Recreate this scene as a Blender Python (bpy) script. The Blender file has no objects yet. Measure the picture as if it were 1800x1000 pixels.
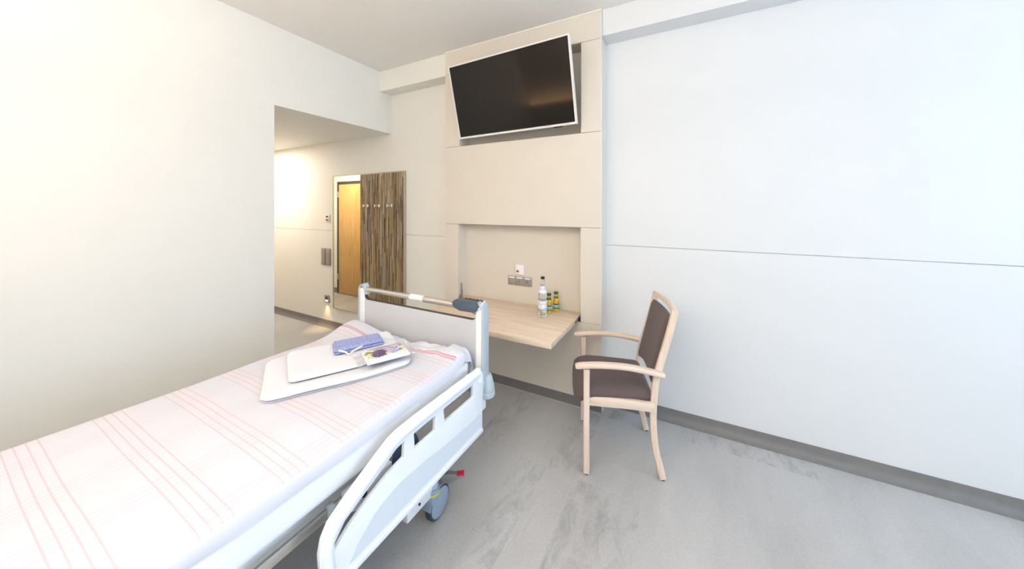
import bpy, bmesh, math, random
from mathutils import Vector, Matrix, noise as mnoise
random.seed(7)
scene = bpy.context.scene
COL = scene.collection
R = math.radians

# ------------------------------------------------------------------ camera
cam_d = bpy.data.cameras.new('camera')
cam = bpy.data.objects.new('camera', cam_d)
COL.objects.link(cam)
cam.location = (0, 0, 1.5)
cam.rotation_euler = (R(90), 0, R(28.1))
cam_d.sensor_fit = 'HORIZONTAL'
cam_d.sensor_width = 36.0
cam_d.lens = 580.0 / 1800.0 * 36.0
cam_d.shift_y = -(500.0 - 365.0) / 1800.0
cam_d.clip_start = 0.02
scene.camera = cam

# ------------------------------------------------------------------ world, lights, exposure
scene.view_settings.view_transform = 'Standard'
scene.view_settings.look = 'None'
scene.view_settings.gamma = 1.0
scene.view_settings.use_curve_mapping = False
scene.view_settings.exposure = 0.03
world = bpy.data.worlds.new('world')
scene.world = world
world.use_nodes = True
world.node_tree.nodes['Background'].inputs[0].default_value = (0.80, 0.90, 1.0, 1)
world.node_tree.nodes['Background'].inputs[1].default_value = 1.0


def area(name, loc, rot, sx, sy, power, color):
    l = bpy.data.lights.new(name, 'AREA')
    l.shape = 'RECTANGLE'
    l.size, l.size_y = sx, sy
    l.energy = power
    l.color = color
    o = bpy.data.objects.new(name, l)
    COL.objects.link(o)
    o.location = loc
    o.rotation_euler = rot
    return o


# daylight entering through the window in the right wall (opening: y -0.8..2.2, z 0.85..2.75)
area('daylight', (3.56, 0.7, 1.80), (0, R(90), 0), 1.9, 3.0, 76, (0.50, 0.73, 1.0))
# warm lamps: added unseen fill luminaire, wall strip, corridor downlight
FILL_DOWN_POWER = 7
FILL_UP_POWER = 63
STRIP_LAMP_POWER = 7
CORRIDOR_LAMP_POWER = 22

# ------------------------------------------------------------------ helpers
MATS = {}


class NT:
    """tiny shader-node expression helper"""
    def __init__(s, mat):
        s.nt = mat.node_tree
        s.n = s.nt.nodes
        s.l = s.nt.links
        s.bsdf = s.n['Principled BSDF']

    def put(s, sock, v):
        if hasattr(v, 'links') or isinstance(v, bpy.types.NodeSocket):
            s.l.new(v, sock)
        elif isinstance(v, (tuple, list)) and len(v) == 3 and sock.type == 'RGBA':
            sock.default_value = (*v, 1)
        else:
            sock.default_value = v

    def m(s, op, a, b=0.0, c=None, clamp=False):
        n = s.n.new('ShaderNodeMath')
        n.operation = op
        n.use_clamp = clamp
        s.put(n.inputs[0], a)
        s.put(n.inputs[1], b)
        if c is not None:
            s.put(n.inputs[2], c)
        return n.outputs[0]

    def coords(s, kind='Object'):
        n = s.n.new('ShaderNodeTexCoord')
        return n.outputs[kind]

    def sep(s, v):
        n = s.n.new('ShaderNodeSeparateXYZ')
        s.l.new(v, n.inputs[0])
        return n.outputs

    def mapping(s, v, scale=(1, 1, 1), loc=(0, 0, 0), rot=(0, 0, 0)):
        n = s.n.new('ShaderNodeMapping')
        s.l.new(v, n.inputs[0])
        n.inputs['Scale'].default_value = scale
        n.inputs['Location'].default_value = loc
        n.inputs['Rotation'].default_value = rot
        return n.outputs[0]

    def noise(s, v, scale=5, detail=3, rough=0.5, dist=0.0):
        n = s.n.new('ShaderNodeTexNoise')
        s.l.new(v, n.inputs['Vector'])
        n.inputs['Scale'].default_value = scale
        n.inputs['Detail'].default_value = detail
        n.inputs['Roughness'].default_value = rough
        n.inputs['Distortion'].default_value = dist
        return n.outputs[0]

    def ramp(s, f, stops, interp='LINEAR'):
        n = s.n.new('ShaderNodeValToRGB')
        s.put(n.inputs[0], f)
        cr = n.color_ramp
        cr.interpolation = interp
        while len(cr.elements) > 1:
            cr.elements.remove(cr.elements[-1])
        cr.elements[0].position = stops[0][0]
        cr.elements[0].color = (*stops[0][1], 1)
        for p, c in stops[1:]:
            e = cr.elements.new(p)
            e.color = (*c, 1)
        return n.outputs[0]

    def mix(s, f, a, b, blend='MIX'):
        n = s.n.new('ShaderNodeMix')
        n.data_type = 'RGBA'
        n.blend_type = blend
        s.put(n.inputs[0], f)
        s.put(n.inputs[6], a)
        s.put(n.inputs[7], b)
        return n.outputs[2]

    def bump(s, h, strength=0.2, dist=0.002):
        n = s.n.new('ShaderNodeBump')
        n.inputs['Strength'].default_value = strength
        n.inputs['Distance'].default_value = dist
        s.put(n.inputs['Height'], h)
        s.l.new(n.outputs[0], s.bsdf.inputs['Normal'])

    def base(s, v):
        s.put(s.bsdf.inputs['Base Color'], v)


def srgb(r, g, b):
    f = lambda c: (c / 255 / 12.92) if c / 255 <= 0.04045 else ((c / 255 + 0.055) / 1.055) ** 2.4
    return (f(r), f(g), f(b))


def newmat(name, color=(0.8, 0.8, 0.8), rough=0.5, metal=0.0, spec=0.5):
    m = bpy.data.materials.new(name)
    m.use_nodes = True
    b = m.node_tree.nodes['Principled BSDF']
    b.inputs['Base Color'].default_value = (*color, 1)
    b.inputs['Roughness'].default_value = rough
    b.inputs['Metallic'].default_value = metal
    b.inputs['Specular IOR Level'].default_value = spec
    MATS[name] = m
    return m


def plain(name, color, rough=0.5, metal=0.0, var=0.04, scale=30, bump=0.0, spec=0.5):
    """procedural: base colour broken up by fine noise"""
    m = newmat(name, color, rough, metal, spec)
    t = NT(m)
    f = t.noise(t.coords(), scale, 3, 0.6)
    lo = tuple(max(0, c * (1 - var)) for c in color)
    hi = tuple(min(1, c * (1 + var)) for c in color)
    t.base(t.ramp(f, [(0.3, lo), (0.7, hi)]))
    if bump:
        t.bump(f, bump, 0.001)
    return m


def bm_new():
    return bmesh.new()


def add_box(bm, x0, x1, y0, y1, z0, z1, bev=0.0, seg=2):
    mx = Matrix.Translation(((x0 + x1) / 2, (y0 + y1) / 2, (z0 + z1) / 2)) @ Matrix.Diagonal((x1 - x0, y1 - y0, z1 - z0, 1))
    r = bmesh.ops.create_cube(bm, size=1, matrix=mx)
    if bev > 0:
        es = list({e for v in r['verts'] for e in v.link_edges})
        bmesh.ops.bevel(bm, geom=es, offset=bev, segments=seg, profile=0.5, affect='EDGES', clamp_overlap=True)
    return bm


def box(x0, x1, y0, y1, z0, z1, bev=0.0, seg=2):
    return add_box(bm_new(), x0, x1, y0, y1, z0, z1, bev, seg)


def add_cyl(bm, p0, p1, r0, r1=None, n=20, cap=True):
    p0, p1 = Vector(p0), Vector(p1)
    r1 = r0 if r1 is None else r1
    d = p1 - p0
    q = d.to_track_quat('Z', 'Y').to_matrix().to_4x4()
    mx = Matrix.Translation((p0 + p1) / 2) @ q
    bmesh.ops.create_cone(bm, cap_ends=cap, segments=n, radius1=r0, radius2=r1, depth=d.length, matrix=mx)
    return bm


def cyl(p0, p1, r0, r1=None, n=20):
    return add_cyl(bm_new(), p0, p1, r0, r1, n)


def add_lathe(bm, prof, n=24, mx=None):
    """prof: list of (r, z)"""
    mx = mx or Matrix()
    rings = []
    for r, z in prof:
        if r < 1e-6:
            rings.append([bm.verts.new(mx @ Vector((0, 0, z)))])
        else:
            rings.append([bm.verts.new(mx @ Vector((r * math.cos(2 * math.pi * k / n), r * math.sin(2 * math.pi * k / n), z))) for k in range(n)])
    for a, b in zip(rings, rings[1:]):
        for k in range(n):
            k2 = (k + 1) % n
            va = [a[k % len(a)], a[k2 % len(a)]]
            vb = [b[k2 % len(b)], b[k % len(b)]]
            vs = []
            for v in va + vb:
                if v not in vs:
                    vs.append(v)
            if len(vs) > 2:
                bm.faces.new(vs)
    return bm


def spline(pts, sub=6):
    """catmull-rom resample"""
    P = [Vector(p) for p in pts]
    P = [2 * P[0] - P[1]] + P + [2 * P[-1] - P[-2]]
    out = []
    for i in range(1, len(P) - 2):
        for k in range(sub):
            t = k / sub
            a, b, c, d = P[i - 1], P[i], P[i + 1], P[i + 2]
            out.append(0.5 * (2 * b + (c - a) * t + (2 * a - 5 * b + 4 * c - d) * t * t + (3 * b - a - 3 * c + d) * t ** 3))
    out.append(P[-2])
    return out


def rrect(w, h, r, seg=3):
    out = []
    for cx, cy, a0 in ((w / 2 - r, h / 2 - r, 0), (-w / 2 + r, h / 2 - r, 90), (-w / 2 + r, -h / 2 + r, 180), (w / 2 - r, -h / 2 + r, 270)):
        for k in range(seg + 1):
            a = R(a0 + 90 * k / seg)
            out.append((cx + r * math.cos(a), cy + r * math.sin(a)))
    return out


def circ(r, n=14):
    return [(r * math.cos(2 * math.pi * k / n), r * math.sin(2 * math.pi * k / n)) for k in range(n)]


def add_sweep(bm, path, section, side, scale=None, closed=False):
    """sweep section (list of (s, n)) along path; s runs along the fixed side vector"""
    P = [Vector(p) for p in path]
    side = Vector(side).normalized()
    rings = []
    for i, p in enumerate(P):
        if closed:
            t = P[(i + 1) % len(P)] - P[i - 1]
        else:
            t = P[min(i + 1, len(P) - 1)] - P[max(i - 1, 0)]
        t.normalize()
        nn = t.cross(side)
        if nn.length < 1e-4:
            nn = t.orthogonal()
        nn.normalize()
        sd = nn.cross(t).normalized()
        k = scale[i] if scale else 1.0
        rings.append([bm.verts.new(p + sd * a * k + nn * b * k) for a, b in section])
    m = len(section)
    pairs = list(zip(rings, rings[1:]))
    if closed:
        pairs.append((rings[-1], rings[0]))
    for a, b in pairs:
        for j in range(m):
            bm.faces.new((a[j], a[(j + 1) % m], b[(j + 1) % m], b[j]))
    if not closed:
        bm.faces.new(list(reversed(rings[0])))
        bm.faces.new(rings[-1])
    return bm


def sweep(path, section, side, scale=None, closed=False):
    return add_sweep(bm_new(), path, section, side, scale, closed)


def add_prism(bm, poly, axis, a, b):
    """extrude 2D poly; axis 'x': poly=(y,z); 'y': poly=(x,z); 'z': poly=(x,y)"""
    def P(p, h):
        return {'x': (h, p[0], p[1]), 'y': (p[0], h, p[1]), 'z': (p[0], p[1], h)}[axis]
    A = [bm.verts.new(P(p, a)) for p in poly]
    B = [bm.verts.new(P(p, b)) for p in poly]
    n = len(poly)
    bm.faces.new(A)
    bm.faces.new(list(reversed(B)))
    for i in range(n):
        bm.faces.new((A[i], B[i], B[(i + 1) % n], A[(i + 1) % n]))
    return bm


def prism(poly, axis, a, b, bev=0.0):
    bm = add_prism(bm_new(), poly, axis, a, b)
    if bev:
        bmesh.ops.recalc_face_normals(bm, faces=bm.faces)
        es = [e for e in bm.edges if len(e.link_faces) == 2 and e.calc_face_angle(0) > R(35)]
        bmesh.ops.bevel(bm, geom=es, offset=bev, segments=2, profile=0.5, affect='EDGES', clamp_overlap=True)
    return bm


def plate_with_holes(outer, holes, axis_map, thick, bev):
    """filled 2D outline with holes, extruded and bevelled -> bmesh in 3D via axis_map(u, v, w)"""
    cu = bpy.data.curves.new('tmp', 'CURVE')
    cu.dimensions = '2D'
    cu.fill_mode = 'BOTH'
    cu.extrude = thick / 2 - bev
    cu.bevel_depth = bev
    cu.bevel_resolution = 2
    for loop in [outer] + holes:
        sp = cu.splines.new('POLY')
        sp.points.add(len(loop) - 1)
        for q, p in zip(sp.points, loop):
            q.co = (p[0], p[1], 0, 1)
        sp.use_cyclic_u = True
    ob = bpy.data.objects.new('tmp', cu)
    COL.objects.link(ob)
    dg = bpy.context.evaluated_depsgraph_get()
    me = bpy.data.meshes.new_from_object(ob.evaluated_get(dg))
    bm = bm_new()
    bm.from_mesh(me)
    bpy.data.objects.remove(ob)
    bpy.data.meshes.remove(me)
    bpy.data.curves.remove(cu)
    bmesh.ops.remove_doubles(bm, verts=bm.verts, dist=1e-5)
    for v in bm.verts:
        v.co = Vector(axis_map(*v.co))
    return bm


OFF = {}


def thing(name, label=None, cat=None, loc=(0, 0, 0), rotz=0.0, group=None, local=False, kind=None):
    o = bpy.data.objects.new(name, None)
    COL.objects.link(o)
    o.location = loc
    o.rotation_euler = (0, 0, rotz)
    o.empty_display_size = 0.05
    OFF[o.name] = Vector((0, 0, 0)) if local else Vector(loc)
    tag(o, label, cat, group, kind)
    return o


def tag(o, label=None, cat=None, group=None, kind=None):
    if label:
        o['label'] = label
    if cat:
        o['category'] = cat
    if group:
        o['group'] = group
    if kind:
        o['kind'] = kind
    return o


def obj(name, bm, mat, parent=None, smooth=None, origin=None, angle=35):
    """ONE mesh object; mesh given in world space (or local if the root is local)"""
    off = OFF[parent.name] if parent else Vector(origin or (0, 0, 0))
    bmesh.ops.recalc_face_normals(bm, faces=bm.faces)
    bmesh.ops.translate(bm, verts=bm.verts, vec=-off)
    me = bpy.data.meshes.new(name)
    bm.to_mesh(me)
    bm.free()
    if smooth is not False:
        me.polygons.foreach_set('use_smooth', [True] * len(me.polygons))
        try:
            me.set_sharp_from_angle(angle=R(angle))
        except Exception:
            pass
    me.materials.append(MATS[mat] if isinstance(mat, str) else mat)
    o = bpy.data.objects.new(name, me)
    COL.objects.link(o)
    if parent:
        o.parent = parent
        OFF[o.name] = off
    else:
        o.location = off
        OFF[o.name] = off
    return o


def struct(name, bm, mat, parent=None, label=None, cat=None):
    o = obj(name, bm, mat, parent)
    if not parent:
        o['kind'] = 'structure'
        tag(o, label, cat)
    return o


# ------------------------------------------------------------------ materials
plain('wall_white', srgb(230, 230, 231), 0.55, var=0.01, scale=3)
plain('wall_cream', srgb(243, 241, 234), 0.6, var=0.01, scale=3)
plain('ceiling_paint', srgb(246, 243, 238), 0.8, var=0.01, scale=4)
plain('beige_board', srgb(225, 216, 203), 0.42, var=0.012, scale=4)
plain('seal_light', srgb(196, 186, 176), 0.6)
plain('base_grey', srgb(128, 124, 122), 0.5, var=0.06, scale=20)
plain('white_metal', srgb(240, 241, 243), 0.32, var=0.01)
plain('white_plastic', srgb(244, 244, 244), 0.35, var=0.01)
plain('rail_white', srgb(244, 246, 249), 0.35, var=0.01)
plain('rail_inset', srgb(224, 230, 238), 0.4, var=0.01)
plain('board_grey', srgb(200, 201, 206), 0.4, var=0.01, scale=6)
plain('blue_grey', srgb(186, 195, 203), 0.4, var=0.02)
plain('slate', srgb(78, 90, 104), 0.5, var=0.04)
plain('dark_edge', srgb(70, 60, 55), 0.5)
plain('black_plastic', srgb(24, 24, 26), 0.4)
plain('red_plastic', srgb(190, 24, 50), 0.4)
plain('green_plastic', srgb(40, 160, 90), 0.4)
plain('yellow_plastic', srgb(232, 214, 40), 0.4)
plain('caster_body', srgb(150, 165, 182), 0.4)
plain('rubber', srgb(62, 70, 80), 0.65)
plain('pedal_grey', srgb(140, 140, 140), 0.4, metal=0.5)
plain('motor_blue', srgb(64, 84, 112), 0.45)
plain('steel', srgb(200, 196, 190), 0.3, metal=0.9)
plain('chrome', srgb(222, 214, 204), 0.16, metal=1.0, var=0.01)
plain('alu', srgb(196, 184, 168), 0.35, metal=0.8)
plain('button_red', srgb(128, 22, 34), 0.4)
plain('socket_grey', srgb(172, 162, 156), 0.4, metal=0.3)
plain('socket_dark', srgb(70, 66, 66), 0.4)
plain('tv_frame', srgb(236, 230, 226), 0.35, var=0.01)
plain('hinge', srgb(170, 165, 160), 0.35, metal=0.8)
plain('cap_black', srgb(28, 28, 34), 0.35)
plain('cap_green', srgb(24, 84, 44), 0.35)
plain('string_white', srgb(245, 245, 248), 0.8)


def fabric(name, c, scale=420, var=0.16, rough=0.9):
    m = newmat(name, c, rough, 0, 0.2)
    t = NT(m)
    f = t.noise(t.coords(), scale, 2, 0.6)
    t.base(t.ramp(f, [(0.3, tuple(k * (1 - var) for k in c)), (0.7, tuple(min(1, k * (1 + var)) for k in c))]))
    t.bump(f, 0.25, 0.001)
    m.node_tree.nodes['Principled BSDF'].inputs['Sheen Weight'].default_value = 0.15
    return m


fabric('chair_fabric', srgb(104, 90, 88))
fabric('blue_terry', srgb(150, 158, 203), 140, 0.3)
fabric('white_terry', srgb(226, 227, 233), 300, 0.03)
fabric('sheet_white', srgb(248, 249, 252), 500, 0.015)


def wood(name, c_lo, c_mid, c_hi, axis, rough=0.45, stretch=14, scale=3.0):
    m = newmat(name, c_mid, rough)
    t = NT(m)
    sc = [stretch, stretch, stretch]
    sc[axis] = 1.0
    v = t.mapping(t.coords(), tuple(sc))
    f = t.noise(v, scale, 5, 0.6, 0.4)
    g = t.noise(v, scale * 5, 3, 0.6)
    h = t.m('ADD', t.m('MULTIPLY', f, 0.75), t.m('MULTIPLY', g, 0.25))
    t.base(t.ramp(h, [(0.34, c_lo), (0.5, c_mid), (0.66, c_hi)]))
    t.bump(h, 0.06, 0.0008)
    return m


wood('desk_wood', srgb(214, 192, 168), srgb(228, 206, 182), srgb(238, 219, 198), 0)
wood('chair_wood', srgb(220, 197, 178), srgb(230, 208, 190), srgb(238, 219, 203), 2, 0.4)
wood('chair_wood_flat', srgb(220, 197, 178), srgb(230, 208, 190), srgb(238, 219, 203), 1, 0.4)
wood('door_wood', srgb(196, 150, 92), srgb(212, 168, 108), srgb(224, 184, 126), 2, 0.4, 20)


def floor_mat():
    m = newmat('vinyl_floor', (0.4, 0.4, 0.4), 0.45)
    t = NT(m)
    co = t.coords()
    rot = t.mapping(co, (1, 1, 1), (0, 0, 0), (0, 0, R(0)))
    big = t.noise(t.mapping(rot, (1.6, 0.55, 1)), 1.7, 5, 0.62, 0.3)
    streak = t.noise(t.mapping(rot, (7, 1.1, 1)), 2.2, 6, 0.7, 0.4)
    fine = t.noise(rot, 90, 4, 0.7)
    speck = t.noise(rot, 220, 2, 0.5)
    base = t.ramp(t.m('ADD', t.m('MULTIPLY', big, 0.58), t.m('MULTIPLY', fine, 0.42)),
                  [(0.35, srgb(172, 170, 168)), (0.5, srgb(187, 185, 184)), (0.66, srgb(200, 198, 197))])
    # concrete-look darker plank patches: long cells along y with straight sides, broken up by noise
    s = t.sep(rot)
    cell = t.n.new('ShaderNodeTexWhiteNoise')
    cell.noise_dimensions = '2D'
    cx = t.m('FLOOR', t.m('DIVIDE', t.m('ADD', s[0], 10.07), 0.17))
    cy = t.m('FLOOR', t.m('DIVIDE', t.m('ADD', s[1], 10.0), 0.62))
    cmb = t.n.new('ShaderNodeCombineXYZ')
    t.l.new(cx, cmb.inputs[0])
    t.l.new(cy, cmb.inputs[1])
    t.l.new(cmb.outputs[0], cell.inputs['Vector'])
    pick = t.m('GREATER_THAN', cell.outputs['Value'], 0.72)
    br = t.m('MULTIPLY', t.m('SUBTRACT', t.noise(t.mapping(rot, (5, 2.2, 1)), 2.4, 7, 0.75, 0.6), 0.46), 5.0, clamp=True)
    patch = t.m('MULTIPLY', t.m('MULTIPLY', pick, br), 0.5)
    c1 = t.mix(patch, base, srgb(126, 127, 127))
    scr = t.m('MULTIPLY', t.m('SUBTRACT', streak, 0.6), 3.0, clamp=True)
    c2 = t.mix(t.m('MULTIPLY', scr, 0.5), c1, srgb(138, 136, 134))
    lt = t.m('MULTIPLY', t.m('SUBTRACT', speck, 0.66), 5.0, clamp=True)
    c3 = t.mix(t.m('MULTIPLY', lt, 0.4), c2, srgb(205, 203, 200))
    t.base(c3)
    t.put(t.bsdf.inputs['Roughness'], t.m('ADD', 0.4, t.m('MULTIPLY', big, 0.2)))
    t.bump(fine, 0.05, 0.001)


floor_mat()


def reed_mat():
    """flat decorative panel: pressed vertical reeds in resin"""
    m = newmat('reed_decor', (0.3, 0.25, 0.18), 0.35)
    t = NT(m)
    co = t.coords()
    warp = t.noise(t.mapping(co, (3, 1, 1.2)), 2, 2, 0.5)
    s = t.sep(co)
    x = t.m('ADD', s[0], t.m('MULTIPLY', warp, 0.03))
    cx = t.m('FLOOR', t.m('MULTIPLY', x, 118))
    zc = t.m('FLOOR', t.m('ADD', t.m('MULTIPLY', s[2], 2.6), t.m('MULTIPLY', cx, 0.37)))
    w = t.n.new('ShaderNodeTexWhiteNoise')
    w.noise_dimensions = '2D'
    cmb = t.n.new('ShaderNodeCombineXYZ')
    t.l.new(cx, cmb.inputs[0])
    t.l.new(zc, cmb.inputs[1])
    t.l.new(cmb.outputs[0], w.inputs['Vector'])
    col = t.ramp(w.outputs['Value'], [(0.0, srgb(70, 54, 38)), (0.16, srgb(132, 106, 64)), (0.3, srgb(176, 156, 124)),
                                      (0.44, srgb(132, 120, 110)), (0.58, srgb(112, 92, 66)), (0.7, srgb(186, 170, 146)),
                                      (0.82, srgb(132, 120, 110)), (0.92, srgb(150, 116, 60))], 'CONSTANT')
    fine = t.noise(t.mapping(co, (260, 1, 3)), 1.0, 4, 0.7)
    dark = t.m('MULTIPLY', t.m('SUBTRACT', 0.46, fine), 5, clamp=True)
    t.base(t.mix(t.m('MULTIPLY', dark, 0.75), col, srgb(66, 50, 36)))


reed_mat()

m = newmat('mirror_glass', (0.86, 0.82, 0.72), 0.01, 1.0)
t = NT(m)
t.base(t.ramp(t.noise(t.coords(), 2), [(0.0, srgb(240, 234, 216)), (1.0, srgb(242, 236, 219))]))

m = newmat('screen_glass', srgb(22, 17, 14), 0.09, 0.0, 0.3)
t = NT(m)
t.put(t.bsdf.inputs['Roughness'], t.m('ADD', 0.08, t.m('MULTIPLY', t.noise(t.coords(), 6), 0.03)))


def spread_mat():
    m = newmat('bedspread_cloth', (0.9, 0.9, 0.9), 0.85, 0, 0.2)
    t = NT(m)
    s = t.sep(t.coords())
    x, y, z = s[0], s[1], s[2]

    def line(v, c, w):
        return t.m('LESS_THAN', t.m('ABSOLUTE', t.m('SUBTRACT', v, c)), w)

    def group(v, per, pos, sub, width, lw):
        g = t.m('FRACT', t.m('DIVIDE', t.m('ADD', v, 10 + pos), per))
        inside = t.m('LESS_THAN', g, width / per)
        ln = t.m('LESS_THAN', t.m('FRACT', t.m('DIVIDE', t.m('MULTIPLY', g, per), sub)), lw)
        return t.m('MULTIPLY', inside, ln)

    body = t.m('MULTIPLY', t.m('LESS_THAN', y, 1.30), t.m('LESS_THAN', x, -1.026))
    gy = t.m('MULTIPLY', group(y, 0.185, 0.02, 0.023, 0.092, 0.16), body)
    gx = t.m('MULTIPLY', group(x, 0.235, 0.03, 0.023, 0.092, 0.13), body)
    wv = t.noise(t.coords(), 900, 2, 0.5)
    cloth = t.ramp(wv, [(0.3, srgb(210, 210, 219)), (0.7, srgb(220, 220, 229))])
    bandy = t.m('MULTIPLY', t.m('LESS_THAN', t.m('FRACT', t.m('DIVIDE', t.m('ADD', y, 10.02), 0.185)), 0.5), body)
    c = t.mix(t.m('MULTIPLY', bandy, 0.35), cloth, srgb(226, 212, 217))
    c = t.mix(t.m('MULTIPLY', gy, 0.6), c, srgb(202, 182, 190))
    c = t.mix(t.m('MULTIPLY', gx, 0.4), c, srgb(202, 182, 192))
    top_ = t.m('LESS_THAN', x, -1.03)
    pink = t.m('MULTIPLY', top_, t.m('ADD', line(y, 1.334, 0.0032), line(y, 1.322, 0.0032), clamp=True))
    c = t.mix(t.m('MULTIPLY', t.m('MULTIPLY', line(y, 1.328, 0.009), 0.6), top_), c, srgb(222, 188, 196))
    c = t.mix(pink, c, srgb(206, 152, 164))
    c = t.mix(t.m('MULTIPLY', line(y, 1.385, 0.0015), 0.5), c, srgb(200, 196, 204))
    t.base(c)
    t.bump(wv, 0.12, 0.0006)


spread_mat()


def print_mat():
    """lavender still life printed on the wrapped gift set (object coords: local x,y of the pack)"""
    m = newmat('lavender_print', (0.85, 0.84, 0.84), 0.25)
    t = NT(m)
    co = t.coords()
    s = t.sep(co)
    jit = t.noise(co, 90, 3, 0.6)
    x = t.m('ADD', s[0], t.m('MULTIPLY', t.m('SUBTRACT', jit, 0.5), 0.03))
    y = t.m('ADD', s[1], t.m('MULTIPLY', t.m('SUBTRACT', t.noise(t.mapping(co, (1, 1, 1), (3, 1, 0)), 90, 3), 0.5), 0.03))

    def ell(cx, cy, rx, ry, a=0):
        dx, dy = t.m('SUBTRACT', x, cx), t.m('SUBTRACT', y, cy)
        ca, sa = math.cos(R(a)), math.sin(R(a))
        u = t.m('DIVIDE', t.m('ADD', t.m('MULTIPLY', dx, ca), t.m('MULTIPLY', dy, sa)), rx)
        v = t.m('DIVIDE', t.m('SUBTRACT', t.m('MULTIPLY', dy, ca), t.m('MULTIPLY', dx, sa)), ry)
        return t.m('LESS_THAN', t.m('ADD', t.m('MULTIPLY', u, u), t.m('MULTIPLY', v, v)), 1.0)

    wv = t.noise(t.mapping(co, (60, 8, 1)), 3, 3, 0.6)
    c = t.ramp(wv, [(0.3, srgb(226, 222, 222)), (0.7, srgb(246, 244, 246))])
    K = 0.88
    spots = [
        (0.02, 0.062, 0.10, 0.014, 4, (206, 190, 184)), (0.045, 0.045, 0.05, 0.028, 0, (218, 208, 232)),
        (-0.005, 0.042, 0.05, 0.020, 5, (180, 150, 196)), (-0.008, 0.042, 0.042, 0.013, 5, (206, 186, 222)),
        (-0.018, 0.012, 0.052, 0.022, -8, (112, 84, 84)), (-0.085, 0.02, 0.025, 0.016, 20, (112, 138, 70)),
        (-0.08, -0.005, 0.022, 0.018, 0, (226, 226, 176)), (-0.035, -0.014, 0.040, 0.028, 10, (96, 84, 128)),
        (0.035, 0.020, 0.040, 0.014, -4, (166, 132, 200)), (0.035, 0.022, 0.03, 0.006, -4, (226, 214, 240)),
        (0.018, -0.006, 0.026, 0.014, 30, (226, 206, 176)), (0.045, -0.018, 0.026, 0.016, 28, (160, 176, 226)),
        (0.098, 0.012, 0.020, 0.022, 0, (216, 222, 150)), (0.098, 0.024, 0.014, 0.016, 0, (232, 234, 222)),
        (0.096, 0.042, 0.011, 0.009, 0, (176, 130, 70)), (0.078, -0.012, 0.013, 0.010, 0, (110, 104, 140)),
        (-0.10, -0.03, 0.016, 0.012, 0, (230, 228, 200))]
    for cx, cy, rx, ry, a, rgb in spots:
        c = t.mix(ell(cx * K, cy * 1.05, rx * K, ry * 1.1, a), c, srgb(*rgb))
    pet = t.m('GREATER_THAN', t.noise(co, 150, 2, 0.5), 0.56)
    c = t.mix(t.m('MULTIPLY', t.m('MULTIPLY', pet, ell(-0.035, -0.018, 0.052, 0.04, 10)), 0.8), c, srgb(64, 54, 92))
    t.base(c)
    t.bsdf.inputs['Coat Weight'].default_value = 0.5
    t.bsdf.inputs['Coat Roughness'].default_value = 0.12


print_mat()


def clear(name, col, rough=0.03, ior=1.45):
    m = newmat(name, col, rough)
    b = m.node_tree.nodes['Principled BSDF']
    b.inputs['Transmission Weight'].default_value = 1.0
    b.inputs['IOR'].default_value = ior
    t = NT(m)
    t.put(b.inputs['Roughness'], t.m('MULTIPLY', t.noise(t.coords(), 40), rough * 2))
    return m


clear('clear_glass', (0.93, 0.97, 0.98), 0.02, 1.3)
plain('film', srgb(232, 232, 240), 0.2)
MATS['film'].node_tree.nodes['Principled BSDF'].inputs['Alpha'].default_value = 0.38
m = newmat('juice', srgb(226, 178, 26), 0.12)
t = NT(m)
t.base(t.ramp(t.noise(t.coords(), 60), [(0.3, srgb(206, 150, 14)), (0.7, srgb(238, 196, 44))]))
MATS['juice'].node_tree.nodes['Principled BSDF'].inputs['Coat Weight'].default_value = 1.0
MATS['juice'].node_tree.nodes['Principled BSDF'].inputs['Subsurface Weight'].default_value = 0.0


def label_mat(name, z0, stops):
    """printed bottle label: horizontal colour zones with small dark print marks"""
    m = newmat(name, (0.9, 0.9, 0.9), 0.4)
    t = NT(m)
    co = t.coords()
    s = t.sep(co)
    zz = t.m('MULTIPLY', t.m('SUBTRACT', s[2], z0[0]), 1 / (z0[1] - z0[0]))
    c = t.ramp(zz, stops, 'CONSTANT')
    mk = t.m('MULTIPLY', t.m('GREATER_THAN', t.noise(co, 320, 2, 0.5), 0.56),
             t.m('LESS_THAN', t.m('ABSOLUTE', t.m('SUBTRACT', zz, 0.62)), 0.14))
    t.base(t.mix(t.m('MULTIPLY', mk, 0.75), c, srgb(70, 74, 110)))


label_mat('neck_label', (0.175, 0.235), [(0, srgb(170, 214, 236)), (0.16, srgb(242, 243, 248)), (0.8, srgb(226, 232, 246))])
label_mat('water_label', (0.062, 0.125), [(0, srgb(190, 220, 238)), (0.18, srgb(238, 240, 246)), (0.85, srgb(220, 232, 242))])
label_mat('juice_label', (0.022, 0.062), [(0, srgb(24, 84, 60)), (0.2, srgb(120, 200, 200)), (0.62, srgb(230, 236, 226)), (0.8, srgb(20, 60, 40))])


def emit(name, col, strength):
    m = newmat(name, col, 0.5)
    b = m.node_tree.nodes['Principled BSDF']
    b.inputs['Emission Color'].default_value = (*col, 1)
    b.inputs['Emission Strength'].default_value = strength
    t = NT(m)
    t.base(t.ramp(t.noise(t.coords(), 10), [(0, col), (1, col)]))
    return m


emit('led_warm', (1.0, 0.48, 0.16), 5)
emit('lamp_diffuser', (1.0, 0.9, 0.76), 2)
emit('night_led', (1.0, 0.72, 0.42), 8)

# ------------------------------------------------------------------ the room shell
WY = 2.59          # face of the wall with the screen
PY = 2.42          # face of the beige panelling
CZ = 2.945         # ceiling
XL = -2.895        # left bulkhead / start of corridor
CY = 1.42          # corridor's other wall
XR = 3.4
YF = -1.0
XE = -6.2

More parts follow.
